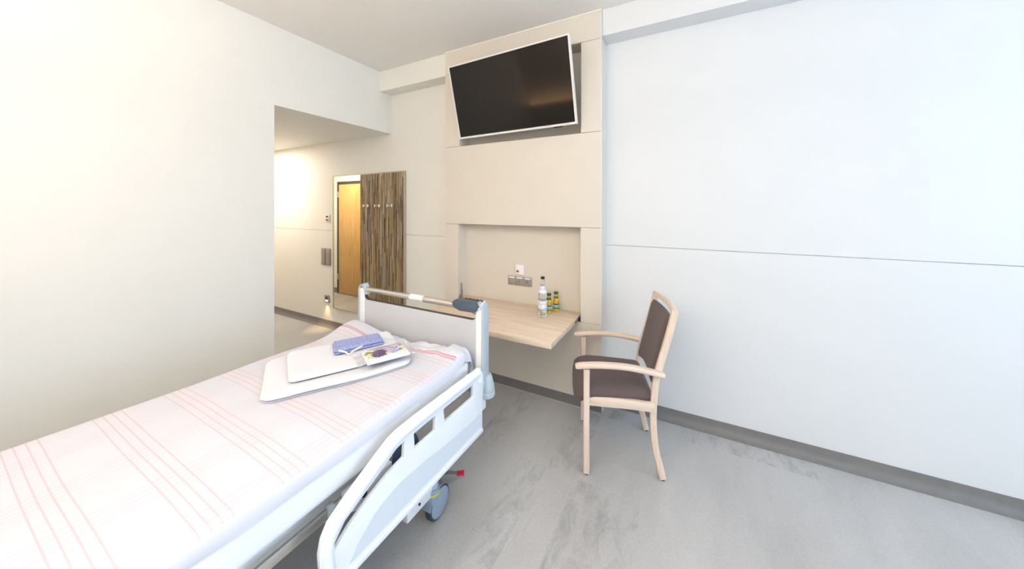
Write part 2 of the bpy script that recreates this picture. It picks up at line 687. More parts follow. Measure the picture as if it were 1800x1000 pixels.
struct('floor', box(XE - 0.1, XR + 0.3, YF - 0.1, WY + 0.2, -0.1, 0), 'vinyl_floor', label='grey concrete-look vinyl floor with darker patches', cat='floor')
struct('ceiling', box(XE - 0.1, XR + 0.3, YF - 0.1, WY + 0.2, CZ, CZ + 0.1), 'ceiling_paint', label='plain off-white painted ceiling', cat='ceiling')

wb = struct('wall_back', box(XE - 0.1, XR + 0.3, WY + 0.012, WY + 0.15, 0, CZ), 'wall_white', label='off-white panelled wall behind the desk and chair', cat='wall')
obj('panel', box(XE, -1.9, WY, WY + 0.012, 1.2125, CZ), 'wall_cream', wb)
obj('panel', box(XE, -1.9, WY, WY + 0.012, 0, 1.2095), 'wall_cream', wb)
obj('panel', box(-0.7, XR, WY, WY + 0.012, 1.2155, CZ), 'wall_white', wb)
obj('panel', box(-0.7, XR, WY, WY + 0.012, 0, 1.2125), 'wall_white', wb)
# ceiling beam along the wall, both sides of the panelling
struct('trim_1', box(XL, -1.997, 2.438, WY, 2.735, CZ), 'wall_cream', label='white boxed ceiling beam left of the beige panelling', cat='beam')
struct('trim_2', box(-0.555, XR, 2.438, WY, 2.755, CZ), 'wall_white', label='white boxed ceiling beam right of the beige panelling', cat='beam')
# lowered corridor ceiling (bulkhead)
struct('wall_bulkhead', box(XE, XL, CY, WY, 2.315, CZ), 'wall_cream', label='cream bulkhead over the lower corridor ceiling', cat='wall')
# left block: wall with the corridor side
struct('wall_left', box(XE, XL, YF, CY, 0, CZ), 'wall_cream', label='cream wall block left of the bed', cat='wall')
struct('wall_end', box(XE - 0.1, XE, CY, WY, 0, CZ), 'wall_cream', label='cream end wall of the corridor', cat='wall')
struct('wall_front', box(XE - 0.1, XR + 0.3, YF - 0.12, YF, 0, CZ), 'wall_cream', label='cream wall behind the head of the bed', cat='wall')
# right wall with window opening
wr = bm_new()
add_box(wr, XR, XR + 0.1, YF, -0.8, 0, CZ)
add_box(wr, XR, XR + 0.1, 2.2, WY, 0, CZ)
add_box(wr, XR, XR + 0.1, -0.8, 2.2, 0, 0.85)
add_box(wr, XR, XR + 0.1, -0.8, 2.2, 2.75, CZ)
struct('wall_right', wr, 'wall_white', label='white wall holding the window', cat='wall')
wn = thing('window_1', 'white framed daylight window in the right wall', 'window', (XR + 0.05, 0.7, 0.85), kind='structure')
wf = bm_new()
for y0, y1, z0, z1 in ((-0.8, -0.74, 0.85, 2.75), (2.14, 2.2, 0.85, 2.75), (-0.74, 2.14, 0.85, 0.91), (-0.74, 2.14, 2.69, 2.75), (0.67, 0.73, 0.91, 2.69)):
    add_box(wf, XR + 0.02, XR + 0.08, y0, y1, z0, z1)
obj('window_frame', wf, 'white_plastic', wn)


# skirting
def cove(name, path_dir, a, b, face, label):
    # profile in (outwards, z)
    pr = [(0, 0), (0, 0.078), (-0.004, 0.078), (-0.006, 0.045), (-0.012, 0.022), (-0.026, 0.008), (-0.046, 0.0015), (-0.046, 0)]
    if path_dir == 'x':
        bm = prism([(face + p, z) for p, z in pr], 'x', a, b)
    else:
        bm = prism([(face - p, z) for p, z in pr], 'y', a, b)
    struct(name, bm, 'base_grey', label=label, cat='baseboard')


cove('baseboard_back', 'x', -0.557, XR, WY, 'grey coved skirting below the white wall by the chair')
cove('baseboard_corridor', 'x', XE, -1.997, WY, 'grey coved skirting running into the corridor')
cove('baseboard_left', 'y', YF, CY, XL, 'grey coved skirting of the wall left of the bed')
pr = [(0, 0), (0, 0.078), (0.006, 0.078), (0.008, 0.03), (0.02, 0.006), (0.03, 0)]
struct('baseboard_side', prism([(CY + p, z) for p, z in pr], 'x', XE, -5.50), 'base_grey', label='grey skirting beside the corridor door', cat='baseboard')
struct('baseboard_side_b', prism([(CY + p, z) for p, z in pr], 'x', -4.33, XL), 'base_grey', label='grey skirting on the corridor side of the cream block', cat='baseboard')

# corridor door (seen only in the mirror)
dr = thing('door_1', 'light wooden door with dark frame, seen in the mirror', 'door', (-4.92, CY, 0), kind='structure')
fr = bm_new()
add_box(fr, -5.455, -5.395, CY, CY + 0.035, 0, 1.955)
add_box(fr, -4.445, -4.385, CY, CY + 0.035, 0, 1.955)
add_box(fr, -5.395, -4.445, CY, CY + 0.035, 1.905, 1.955)
obj('door_frame', fr, 'dark_edge', dr)
lf = obj('door_leaf', box(-5.392, -4.448, CY, CY + 0.045, 0.008, 1.902, 0.003), 'door_wood', dr)
hd = bm_new()
add_cyl(hd, (-4.53, CY + 0.045, 0.95), (-4.53, CY + 0.1, 0.95), 0.011)
add_cyl(hd, (-4.53, CY + 0.1, 0.95), (-4.65, CY + 0.1, 0.95), 0.010)
obj('door_handle', hd, 'steel', lf)
for z in (0.25, 1.68):
    obj('door_hinge', cyl((-5.40, CY + 0.05, z), (-5.40, CY + 0.05, z + 0.1), 0.012), 'steel', dr)

# ------------------------------------------------------------------ beige panelling with two niches
PX0, PX1 = -1.997, -0.557
TX0, TX1, TZ0, TZ1 = -1.832, -0.708, 2.058, 2.735     # screen niche
DX0, DX1, DZ0, DZ1 = -1.845, -0.712, 0.644, 1.352     # desk niche
pan = thing('wall_panelling', 'beige built-in wall panelling with a screen niche above a desk niche', 'panelling', (-1.277, WY, 0))
G = 0.0012
TH = 0.02


def board(x0, x1, z0, z1, name='board'):
    return obj(name, box(x0 + G, x1 - G, PY, PY + TH, z0 + G, z1 - G, 0.0008, 1), 'beige_board', pan)


board(PX0, PX1, TZ1, CZ - 0.002)
board(PX0, TX0, TZ0, TZ1)
board(TX1, PX1, TZ0, TZ1)
board(PX0, PX1, DZ1, TZ0)
board(PX0, DX0, DZ0, DZ1)
board(DX1, PX1, DZ0, DZ1)
board(PX0, PX1, 0.08, DZ0)


def niche(x0, x1, z0, z1, yb, nm):
    bm = bm_new()
    t_ = 0.016
    add_box(bm, x0 - t_, x0, PY + TH, yb, z0 - t_, z1 + t_)
    add_box(bm, x1, x1 + t_, PY + TH, yb, z0 - t_, z1 + t_)
    add_box(bm, x0, x1, PY + TH, yb, z0 - t_, z0)
    add_box(bm, x0, x1, PY + TH, yb, z1, z1 + t_)
    # front returns so the reveal runs to the board face
    obj(nm + '_lining', bm, 'beige_board', pan)
    obj(nm + '_back', box(x0 - t_, x1 + t_, yb, yb + 0.012, z0 - t_, z1 + t_), 'beige_board', pan)


niche(TX0, TX1, TZ0, TZ1, 2.565, 'screen_niche')
niche(DX0, DX1, DZ0, DZ1, 2.54, 'desk_niche')
for x0, x1 in ((PX0, PX0 + 0.018), (PX1 - 0.018, PX1)):
    obj('side_panel', box(x0, x1, PY + TH + 0.001, WY, 0, CZ - 0.002), 'beige_board', pan)
obj('corner_bead', box(PX1 - 0.004, PX1 + 0.003, PY - 0.001, PY + 0.008, 0.08, CZ - 0.002, 0.001), 'wall_white', pan)
obj('top_joint', box(PX0, PX1, PY - 0.003, PY + 0.003, CZ - 0.008, CZ), 'wall_cream', pan)
plinth = bm_new()
add_box(plinth, PX0 + 0.002, PX1 - 0.002, PY + 0.004, PY + 0.02, 0, 0.079)
obj('plinth', plinth, 'base_grey', pan)
obj('plinth_joint', box(PX0, PX1, PY - 0.004, PY + 0.004, 0, 0.006), 'seal_light', pan)

# ------------------------------------------------------------------ television
TVW, TVH = 1.09, 0.612
tv = thing('television', 'flat television with slim white frame, tilted down in the upper niche', 'television',
           (-1.263, 2.38, 2.115), R(-2.2), local=True)
tilt = Matrix.Rotation(R(15.2), 4, 'X')


def tvpart(name, bm, mat, parent=None):
    bmesh.ops.transform(bm, matrix=tilt, verts=bm.verts)
    return obj(name, bm, mat, parent or tv)


# local: x across, z up the screen, -y towards the viewer
fr = bm_new()
b = 0.011
bb = 0.017
hw = TVW / 2
for x0, x1, z0, z1 in ((-hw, -hw + b, 0, TVH), (hw - b, hw, 0, TVH), (-hw + b, hw - b, TVH - b, TVH), (-hw + b, hw - b, 0, bb)):
    add_box(fr, x0, x1, -0.012, 0.022, z0, z1, 0.0015, 1)
tvpart('bezel', fr, 'tv_frame')
tvpart('screen', box(-hw + b, hw - b, -0.006, 0.01, bb, TVH - b), 'screen_glass')
bk = bm_new()
add_box(bk, -hw + 0.012, hw - 0.012, 0.01, 0.03, 0.012, TVH - 0.012, 0.006)
add_box(bk, -0.36, 0.36, 0.028, 0.06, 0.05, 0.40, 0.015)
tvpart('back_cover', bk, 'black_plastic')
sn = bm_new()
add_box(sn, 0.36, 0.43, -0.004, 0.014, -0.008, 0.002, 0.002)
tvpart('sensor_bar', sn, 'black_plastic')
mt = bm_new()
add_box(mt, -0.12, 0.12, 0.165, 0.18, 0.16, 0.44)
add_cyl(mt, (0, 0.165, 0.3), (0, 0.06, 0.30), 0.02)
add_cyl(mt, (0.05, 0.175, 0.33), (0.05, 0.10, 0.33), 0.012)
obj('wall_bracket', mt, 'black_plastic', tv)

# ------------------------------------------------------------------ coat panel with mirror in the corridor
MX0, MXM, MX1, MZ0, MZ1 = -3.885, -3.378, -2.668, 0.255, 1.895
mp = thing('coat_panel', 'metal framed wall panel, half mirror and half brown reed decor with coat hooks', 'coat rack', (-3.28, WY, MZ0))
fr = bm_new()
fw = 0.012
for x0, x1, z0, z1 in ((MX0, MX0 + fw, MZ0, MZ1), (MX1 - fw, MX1, MZ0, MZ1), (MX0 + fw, MX1 - fw, MZ1 - fw, MZ1), (MX0 + fw, MX1 - fw, MZ0, MZ0 + fw)):
    add_box(fr, x0, x1, WY - 0.03, WY - 0.002, z0, z1, 0.001, 1)
obj('frame', fr, 'alu', mp)
obj('mirror', box(MX0 + fw, MXM, WY - 0.025, WY - 0.008, MZ0 + fw, MZ1 - fw), 'mirror_glass', mp)
dc = obj('decor_board', box(MXM, MX1 - fw, WY - 0.026, WY - 0.008, MZ0 + fw, MZ1 - fw), 'reed_decor', mp)
for x in (-3.234, -3.046, -2.849):
    h = bm_new()
    add_cyl(h, (x, WY - 0.026, 1.522), (x, WY - 0.075, 1.522), 0.008, n=12)
    add_cyl(h, (x - 0.035, WY - 0.068, 1.522), (x + 0.035, WY - 0.068, 1.522), 0.006, n=12)
    for s in (-1, 1):
        add_cyl(h, (x + s * 0.035, WY - 0.068, 1.506), (x + s * 0.035, WY - 0.068, 1.538), 0.007, n=12)
    add_cyl(h, (x, WY - 0.026, 1.522), (x, WY - 0.032, 1.522), 0.016, n=16)
    obj('coat_hook', h, 'chrome', mp)

# ------------------------------------------------------------------ switches and sockets
tm = thing('thermostat', 'small white wall controller with two dark buttons left of the mirror', 'controller', (-4.03, WY, 1.33))
obj('cover', box(-4.075, -3.985, WY - 0.014, WY - 0.001, 1.325, 1.415, 0.003), 'wall_cream', tm)
obj('button', box(-4.045, -4.002, WY - 0.018, WY - 0.012, 1.378, 1.396, 0.001), 'socket_dark', tm)
obj('button', box(-4.045, -4.002, WY - 0.018, WY - 0.012, 1.338, 1.356, 0.001), 'red_plastic', tm)


def switch_strip(x0, x1, label):
    s = thing('switch_plate', label, 'switch', ((x0 + x1) / 2, WY, 0.77), group='grey switch plates left of the mirror')
    obj('cover', box(x0, x1, WY - 0.011, WY - 0.001, 0.77, 0.985, 0.002), 'socket_grey', s)
    for k in range(3):
        z = 0.782 + k * 0.066
        obj('rocker', box(x0 + 0.011, x1 - 0.011, WY - 0.016, WY - 0.009, z, z + 0.058, 0.002), 'socket_grey', s)


switch_strip(-4.052, -3.965, 'grey triple switch plate nearest the mirror')
switch_strip(-4.152, -4.062, 'grey triple switch plate farther from the mirror')
nl = thing('night_light', 'low square wall night light glowing warm beside the mirror', 'light', (-4.03, WY, 0.30))
obj('cover', box(-4.082, -3.985, WY - 0.012, WY - 0.001, 0.30, 0.392, 0.002), 'socket_grey', nl)
obj('lens', box(-4.058, -4.01, WY - 0.014, WY - 0.008, 0.345, 0.375), 'socket_dark', nl)
obj('led', box(-4.055, -4.012, WY - 0.016, WY - 0.011, 0.318, 0.330), 'night_led', nl)
sp = bpy.data.lights.new('night_light_beam', 'SPOT')
sp.energy = 3.5
sp.color = (1, 0.62, 0.3)
sp.spot_size = R(75)
sp.spot_blend = 0.8
sp.shadow_soft_size = 0.01
so = bpy.data.objects.new('night_light_beam', sp)
COL.objects.link(so)
so.location = (-4.033, WY - 0.03, 0.315)
so.rotation_euler = (R(-8), 0, 0)

NY = 2.54
cp = thing('call_plate', 'square white wall plate with a small red button in the desk niche', 'switch', (-1.276, NY, 0.93))
obj('cover', box(-1.318, -1.234, NY - 0.012, NY - 0.0005, 0.926, 1.008, 0.003), 'white_plastic', cp)
obj('button', box(-1.306, -1.284, NY - 0.015, NY - 0.010, 0.945, 0.962, 0.001), 'red_plastic', cp)
so_ = thing('socket_strip', 'grey triple wall plate with two power sockets and a blank cover', 'socket', (-1.278, NY, 0.832))
obj('frame', box(-1.392, -1.164, NY - 0.010, NY - 0.0005, 0.832, 0.908, 0.003), 'socket_grey', so_)
for k in range(3):
    xc = -1.354 + k * 0.076
    ins = obj('insert', box(xc - 0.031, xc + 0.031, NY - 0.0135, NY - 0.009, 0.840, 0.888, 0.002), 'socket_grey', so_)
    obj('label_flap', box(xc - 0.028, xc + 0.028, NY - 0.0135, NY - 0.009, 0.891, 0.902, 0.001), 'white_plastic', so_)
    if k:
        mx = Matrix.Translation((xc, NY - 0.0135, 0.864)) @ Matrix.Rotation(R(90), 4, 'X')
        ring = bm_new()
        add_lathe(ring, [(0.0, -0.001), (0.016, -0.001), (0.0165, 0.001), (0.021, 0.0015), (0.022, -0.001)], 24, mx)
        obj('outlet', ring, 'steel', ins)
        pins = bm_new()
        for s in (-1, 1):
            add_cyl(pins, (xc + s * 0.008, NY - 0.0125, 0.864), (xc + s * 0.008, NY - 0.0152, 0.864), 0.003, n=10)
        add_box(pins, xc - 0.012, xc + 0.012, NY - 0.0152, NY - 0.0128, 0.877, 0.880)
        obj('contacts', pins, 'socket_dark', ins)

# ------------------------------------------------------------------ fold-down desk
DZ = 0.68
dk = thing('folding_desk', 'light oak fold-down desk top hinged in the panelling niche', 'desk', (-1.28, 2.46, DZ - 0.035))
obj('desk_top', box(-1.835, -0.728, 1.862, 2.535, DZ - 0.034, DZ, 0.0025), 'desk_wood', dk)
br = bm_new()
add_box(br, -1.842, -1.836, 2.43, 2.475, DZ - 0.01, DZ + 0.03, 0.001, 1)
add_prism(br, [(2.448, DZ + 0.025), (2.47, DZ + 0.02), (2.474, DZ + 0.06), (2.464, DZ + 0.07), (2.462, DZ + 0.13), (2.452, DZ + 0.13), (2.452, DZ + 0.07)], 'x', -1.842, -1.834)
obj('hinge_arm', br, 'hinge', dk)
br = bm_new()
add_box(br, -0.7285, -0.7245, 2.33, 2.418, DZ - 0.028, DZ - 0.008, 0.001, 1)
obj('hinge_plate', br, 'hinge', dk)
br = bm_new()
add_box(br, -0.727, -0.714, 2.415, 2.53, DZ - 0.03, DZ - 0.004, 0.001, 1)
obj('hinge_block', br, 'black_plastic', dk)


# ------------------------------------------------------------------ bottles
def water_bottle(loc):
    t = thing('water_bottle', 'tall clear water bottle with white labels and black cap on the desk', 'bottle', loc, local=True)
    prof = [(0.0, 0.003), (0.024, 0.0), (0.030, 0.003), (0.0315, 0.01)]
    for k in range(8):
        prof += [(0.0315, 0.014 + k * 0.0055), (0.0300, 0.0168 + k * 0.0055)]
    prof += [(0.0322, 0.06), (0.0322, 0.128), (0.0305, 0.134), (0.0305, 0.146), (0.0325, 0.152), (0.0322, 0.168), (0.029, 0.19),
             (0.0225, 0.215), (0.016, 0.24), (0.0135, 0.262), (0.0135, 0.283), (0.0, 0.283)]
    obj('body', add_lathe(bm_new(), prof, 28), 'clear_glass', t)
    lb = [(0.0326, 0.062), (0.0330, 0.0625), (0.0330, 0.1255), (0.0326, 0.126)]
    obj('label_band', add_lathe(bm_new(), lb, 28), 'water_label', t)
    nb = [(0.0322, 0.176), (0.0300, 0.19), (0.0235, 0.214), (0.0180, 0.235)]
    obj('neck_label_band', add_lathe(bm_new(), nb, 28), 'neck_label', t)
    obj('cap', add_lathe(bm_new(), [(0, 0.302), (0.0135, 0.302), (0.015, 0.300), (0.015, 0.284), (0.0, 0.284)], 20), 'cap_black', t)


def juice_bottle(loc, label):
    t = thing('juice_bottle', label, 'bottle', loc, local=True, group='small juice bottles on the desk')
    prof = [(0.0, 0.0), (0.022, 0.0), (0.0255, 0.004), (0.0258, 0.02), (0.0245, 0.024), (0.0245, 0.062), (0.0258, 0.066),
            (0.025, 0.082), (0.019, 0.105), (0.0135, 0.122), (0.0125, 0.138), (0.0, 0.138)]
    obj('body', add_lathe(bm_new(), prof, 24), 'juice', t)
    obj('label_band', add_lathe(bm_new(), [(0.0246, 0.023), (0.0252, 0.0235), (0.0252, 0.0615), (0.0246, 0.062)], 24), 'juice_label', t)
    obj('neck_band', add_lathe(bm_new(), [(0.0202, 0.1), (0.0172, 0.112), (0.0150, 0.119)], 24), 'cap_green', t)
    obj('cap', add_lathe(bm_new(), [(0, 0.153), (0.016, 0.153), (0.018, 0.150), (0.018, 0.137), (0.0, 0.137)], 24), 'cap_green', t)


water_bottle((-0.966, 2.30, DZ))
juice_bottle((-0.958, 2.405, DZ), 'small yellow juice bottle with green cap next to the water bottle')
juice_bottle((-0.925, 2.475, DZ), 'small yellow juice bottle with green cap nearest the niche wall')

# ------------------------------------------------------------------ armchair
ch = thing('armchair', 'pale beech armchair with brown-grey upholstered seat and back', 'chair', (-0.394, 2.126, 0), R(108), local=True)
LEGS = rrect(0.028, 0.034, 0.006, 2)
for s in (-1, 1):
    # front leg
    obj('leg', sweep([(s * 0.237, 0.196, 0.008), (s * 0.237, 0.196, 0.30), (s * 0.237, 0.194, 0.592)], LEGS, (1, 0, 0)), 'chair_wood', ch)
    obj('glide', cyl((s * 0.237, 0.196, 0.0), (s * 0.237, 0.196, 0.01), 0.011, n=14), 'black_plastic', ch)
    # rear leg + back post: one curved piece
    pts = [(-0.2175, 0.008), (-0.198, 0.09), (-0.1785, 0.17), (-0.168, 0.285), (-0.168, 0.40), (-0.182, 0.542), (-0.2055, 0.64),
           (-0.238, 0.758), (-0.2685, 0.877), (-0.281, 0.938)]
    path = spline([(s * (0.205 if z < 0.5 else 0.205), y, z) for y, z in pts], 4)
    obj('leg', sweep(path, rrect(0.027, 0.036, 0.006, 2), (1, 0, 0)), 'chair_wood', ch)
    obj('glide', cyl((s * 0.205, -0.217, 0.0), (s * 0.205, -0.217, 0.010), 0.011, n=14), 'black_plastic', ch)
    # armrest
    ap = [(s * 0.240, 0.256, 0.603), (s * 0.240, 0.20, 0.612), (s * 0.240, 0.123, 0.619), (s * 0.240, 0.03, 0.621), (s * 0.238, -0.048, 0.617),
          (s * 0.236, -0.146, 0.603), (s * 0.232, -0.215, 0.588)]
    n_ = len(spline(ap, 4))
    sc = [0.82 if i == 0 else 0.96 if i == 1 else 1 for i in range(n_)]
    obj('armrest', sweep(spline(ap, 4), rrect(0.044, 0.028, 0.010, 3), (1, 0, 0), sc), 'chair_wood_flat', ch)
    # side rail
    obj('seat_rail', prism([(0.195, 0.382), (0.195, 0.422), (0.15, 0.432), (0.08, 0.436), (-0.05, 0.434), (-0.17, 0.428), (-0.17, 0.378), (-0.05, 0.384)],
                           'x', s * 0.222 - 0.011, s * 0.222 + 0.011, 0.002), 'chair_wood_flat', ch)
obj('front_rail', box(-0.222, 0.222, 0.175, 0.195, 0.385, 0.43, 0.002), 'chair_wood_flat', ch)
obj('rear_rail', box(-0.2, 0.2, -0.185, -0.163, 0.385, 0.43, 0.002), 'chair_wood_flat', ch)
# top rail, bowed backwards
tr = spline([(-0.213, -0.277, 0.925), (-0.11, -0.292, 0.929), (0, -0.297, 0.931), (0.11, -0.292, 0.929), (0.213, -0.277, 0.925)], 5)
obj('top_rail', sweep(tr, rrect(0.034, 0.026, 0.006, 2), (0, -0.25, 1)), 'chair_wood_flat', ch)


def cushion(nx, ny, f, thick_fn):
    """closed pad: f(u,v)->(centre point, normal), thickness"""
    bm = bm_new()
    top, bot = [], []
    for i in range(nx + 1):
        rt, rb = [], []
        for j in range(ny + 1):
            u, v = i / nx, j / ny
            p, n = f(u, v)
            t_ = thick_fn(u, v)
            rt.append(bm.verts.new(Vector(p) + Vector(n) * t_[0]))
            rb.append(bm.verts.new(Vector(p) - Vector(n) * t_[1]))
        top.append(rt)
        bot.append(rb)
    for i in range(nx):
        for j in range(ny):
            bm.faces.new((top[i][j], top[i + 1][j], top[i + 1][j + 1], top[i][j + 1]))
            bm.faces.new((bot[i][j], bot[i][j + 1], bot[i + 1][j + 1], bot[i + 1][j]))
    for i in range(nx):
        bm.faces.new((top[i][0], bot[i][0], bot[i + 1][0], top[i + 1][0]))
        bm.faces.new((top[i][ny], top[i + 1][ny], bot[i + 1][ny], bot[i][ny]))
    for j in range(ny):
        bm.faces.new((top[0][j], top[0][j + 1], bot[0][j + 1], bot[0][j]))
        bm.faces.new((top[nx][j], bot[nx][j], bot[nx][j + 1], top[nx][j + 1]))
    return bm


def edge(u, r):
    d = min(u, 1 - u)
    if d >= r:
        return 1.0
    q = 1 - d / r
    return math.sqrt(max(0, 1 - q * q))


def seat_f(u, v):
    y = -0.165 + v * 0.425
    hw_ = 0.205 + 0.022 * min(1, max(0, (v - 0.0) / 0.6))
    if v > 0.9:
        hw_ -= 0.02 * ((v - 0.9) / 0.1) ** 2
    x = (u * 2 - 1) * hw_
    y += 0.012 * (1 - (2 * u - 1) ** 2) * (1 if v > 0.6 else v / 0.6)
    z = 0.432
    if v > 0.72:
        z -= 0.028 * ((v - 0.72) / 0.28) ** 2
    return (x, y, z), (0, 0, 1)


def seat_t(u, v):
    e = min(edge(u, 0.16), 1) * edge(v, 0.12)
    side = 1 - (2 * u - 1) ** 2
    return 0.028 + 0.022 * e + 0.008 * side, (0.004 + 0.016 * e) if v < 0.8 else 0.006 + 0.034 * min(1, (v - 0.8) / 0.12) * e + 0.004


obj('seat', cushion(28, 36, seat_f, seat_t), 'chair_fabric', ch, angle=80)


def back_f(u, v):
    # v from bottom to top following the posts
    z = 0.505 + v * 0.385
    y = -0.168 - max(0, z - 0.47) * 0.243 + 0.004
    hw_ = 0.186
    x = (u * 2 - 1) * hw_
    y -= 0.014 * (1 - (2 * u - 1) ** 2)
    if v > 0.9:
        z -= 0.014 * (2 * u - 1) ** 2 * 0
    z += (0.020 * (1 - (2 * u - 1) ** 2) if v < 0.5 else 0) * (1 - v * 2) * 1.2
    return (x, y, z), (0, 0.97, 0.235)


def back_t(u, v):
    e = edge(u, 0.14) * edge(v, 0.09)
    return 0.006 + 0.022 * e, 0.006 + 0.012 * e


obj('backrest', cushion(24, 28, back_f, back_t), 'chair_fabric', ch, angle=80)

# ------------------------------------------------------------------ hospital bed
bed = thing('hospital_bed', 'white care bed with footboard, side rail and braked casters', 'bed', (-1.455, 0.45, 0))
FY = 1.485           # footboard centre
XRB, XLB = -0.955, -1.945
# footboard panel with concave upper corners
pts = []
zt, zp = 0.892, 0.925


def arc(cx, cz, r, a0, a1, n=6):
    return [(cx + r * math.cos(R(a0 + (a1 - a0) * k / n)), cz + r * math.sin(R(a0 + (a1 - a0) * k / n))) for k in range(n + 1)]


pts = [(-1.895, 0.50), (-1.005, 0.50), (-1.005, zt + 0.03)]
pts += arc(-1.035, zt + 0.03, 0.03, 0, -90)
pts += arc(-1.865, zt + 0.03, 0.03, -90, -180)
fb = obj('footboard', prism(pts, 'y', FY - 0.012, FY + 0.012, 0.002), 'board_grey', bed)
ed = bm_new()
pth = [(-1.005, FY, zt + 0.03)] + [(x, FY, z) for x, z in arc(-1.035, zt + 0.03, 0.03, 0, -90)][1:] + [(x, FY, z) for x, z in arc(-1.865, zt + 0.03, 0.03, -90, -180)]
add_sweep(ed, [(x, y, z + 0.001) for x, y, z in pth], rrect(0.0245, 0.003, 0.001, 1), (0, 1, 0))
obj('edge_strip', ed, 'dark_edge', fb)
for s, xo in ((1, XRB), (-1, XLB)):
    xi = xo - s * 0.05
    po = obj('footboard_post', box(min(xi, xo - s * 0.006), max(xi, xo - s * 0.006), FY - 0.022, FY + 0.022, 0.42, 0.965, 0.008, 3), 'white_metal', bed)
    sp_ = sweep([(xo - s * 0.004, FY + 0.005, 0.585), (xo - s * 0.004, FY + 0.005, 0.955), (xo - s * 0.010, FY + 0.005, 0.975), (xo - s * 0.025, FY + 0.005, 0.985)],
                rrect(0.062, 0.014, 0.006, 2), (0, 1, 0))
    obj('edge_cap', sp_, 'blue_grey', po)
    # tube holder
    obj('tube_bracket', sweep([(xo - s * 0.03, FY, 0.985), (xo - s * 0.045, FY, 0.975), (xo - s * 0.06, FY, 0.95), (xo - s * 0.068, FY, 0.925)],
                              rrect(0.042, 0.03, 0.010, 2), (0, 1, 0), [0.8, 1, 0.9, 0.6]), 'blue_grey', po)
    # corner bumper
    mx = Matrix.Translation((xo - s * 0.006, FY + 0.03, 0))
    bp = add_lathe(bm_new(), [(0, 0.48), (0.036, 0.48), (0.042, 0.487), (0.042, 0.507), (0.038, 0.512), (0.040, 0.516), (0.038, 0.54), (0.026, 0.59), (0.020, 0.60), (0, 0.60)], 24, mx)
    obj('corner_bumper', bp, 'blue_grey', bed)
gt = obj('grab_tube', cyl((XLB + 0.03, FY, 0.957), (XRB - 0.03, FY, 0.957), 0.0175, n=24), 'chrome', bed)
obj('tube_label', cyl((-1.492, FY, 0.957), (-1.386, FY, 0.957), 0.0186, n=24), 'white_plastic', gt)
# handset control hung over the tube
hs = thing('bed_control', 'dark slate bed control box hooked on the footboard tube', 'control', (-1.06, FY, 0.93), local=False)
hp = [(FY - 0.030, 0.955), (FY - 0.024, 0.985), (FY - 0.006, 0.997), (FY + 0.03, 0.995), (FY + 0.045, 0.985), (FY + 0.04, 0.978), (FY + 0.004, 0.981),
      (FY - 0.018, 0.972), (FY - 0.022, 0.940), (FY - 0.028, 0.938)]
cover = [(-1.150, 0.978), (-1.145, 0.985), (-0.99, 0.985), (-0.986, 0.978), (-0.986, 0.955), (-1.005, 0.940), (-1.10, 0.938), (-1.135, 0.950), (-1.150, 0.965)]
hb = bm_new()
add_prism(hb, cover, 'y', FY - 0.034, FY - 0.022)
add_box(hb, -1.145, -0.988, FY - 0.026, FY + 0.040, 0.977, 0.990, 0.004)
bmesh.ops.bevel(hb, geom=[e for e in hb.edges if e.calc_face_angle(0) > R(50)], offset=0.002, segments=2, profile=0.5, affect='EDGES', clamp_overlap=True)
hbo = obj('case', hb, 'slate', hs)
for k in range(5):
    x = -1.105 + k * 0.024
    obj('button', box(x, x + 0.016, FY + 0.022, FY + 0.036, 0.988, 0.994, 0.002), 'button_red' if k in (0, 2, 4) else 'black_plastic', hs)
obj('hook_clip', sweep(spline([(-0.982, FY + 0.028, 0.988), (-0.972, FY + 0.02, 0.992), (-0.968, FY - 0.015, 0.985), (-0.975, FY - 0.026, 0.965), (-0.988, FY - 0.024, 0.955)], 4), circ(0.004, 8), (0, 0, 1)), 'white_plastic', hs)

# headboard (towards the wall behind the camera)
hd = obj('headboard', box(-1.895, -1.005, -0.62, -0.596, 0.42, 1.0, 0.006), 'board_grey', bed)
for xo in (XRB - 0.028, XLB + 0.028):
    obj('headboard_post', box(xo - 0.025, xo + 0.025, -0.63, -0.586, 0.40, 1.03, 0.008, 3), 'white_metal', bed)

# mattress platform, side beams, sub-frame
for s in (-1, 1):
    xc = -1.45 + s * 0.345
    obj('side_beam', box(xc - 0.02, xc + 0.02, -0.58, 1.46, 0.475, 0.535, 0.004), 'white_metal', bed)
    obj('chassis_beam', box(-1.45 + s * 0.37 - 0.02, -1.45 + s * 0.37 + 0.02, -0.45, 1.30, 0.195, 0.255, 0.004), 'white_metal', bed)
pl = obj('platform', box(-1.84, -1.06, -0.58, 1.45, 0.535, 0.556, 0.003), 'board_grey', bed)
for y in (1.24, -0.40):
    obj('cross_beam', box(-1.84, -1.06, y - 0.03, y + 0.03, 0.20, 0.25, 0.004), 'white_metal', bed)
obj('scissor_arm', sweep([(-1.13, 0.55, 0.50), (-1.13, 1.05, 0.27)], rrect(0.03, 0.05, 0.006, 2), (1, 0, 0)), 'white_metal', bed)
obj('scissor_arm', sweep([(-1.77, 0.55, 0.50), (-1.77, 1.05, 0.27)], rrect(0.03, 0.05, 0.006, 2), (1, 0, 0)), 'white_metal', bed)
ca = obj('caster_arm', box(-1.10, -1.055, 1.03, 1.19, 0.150, 0.215, 0.004), 'white_metal', bed)
obj('bolt', cyl((-1.056, 1.10, 0.182), (-1.051, 1.10, 0.182), 0.006, n=12), 'black_plastic', ca)
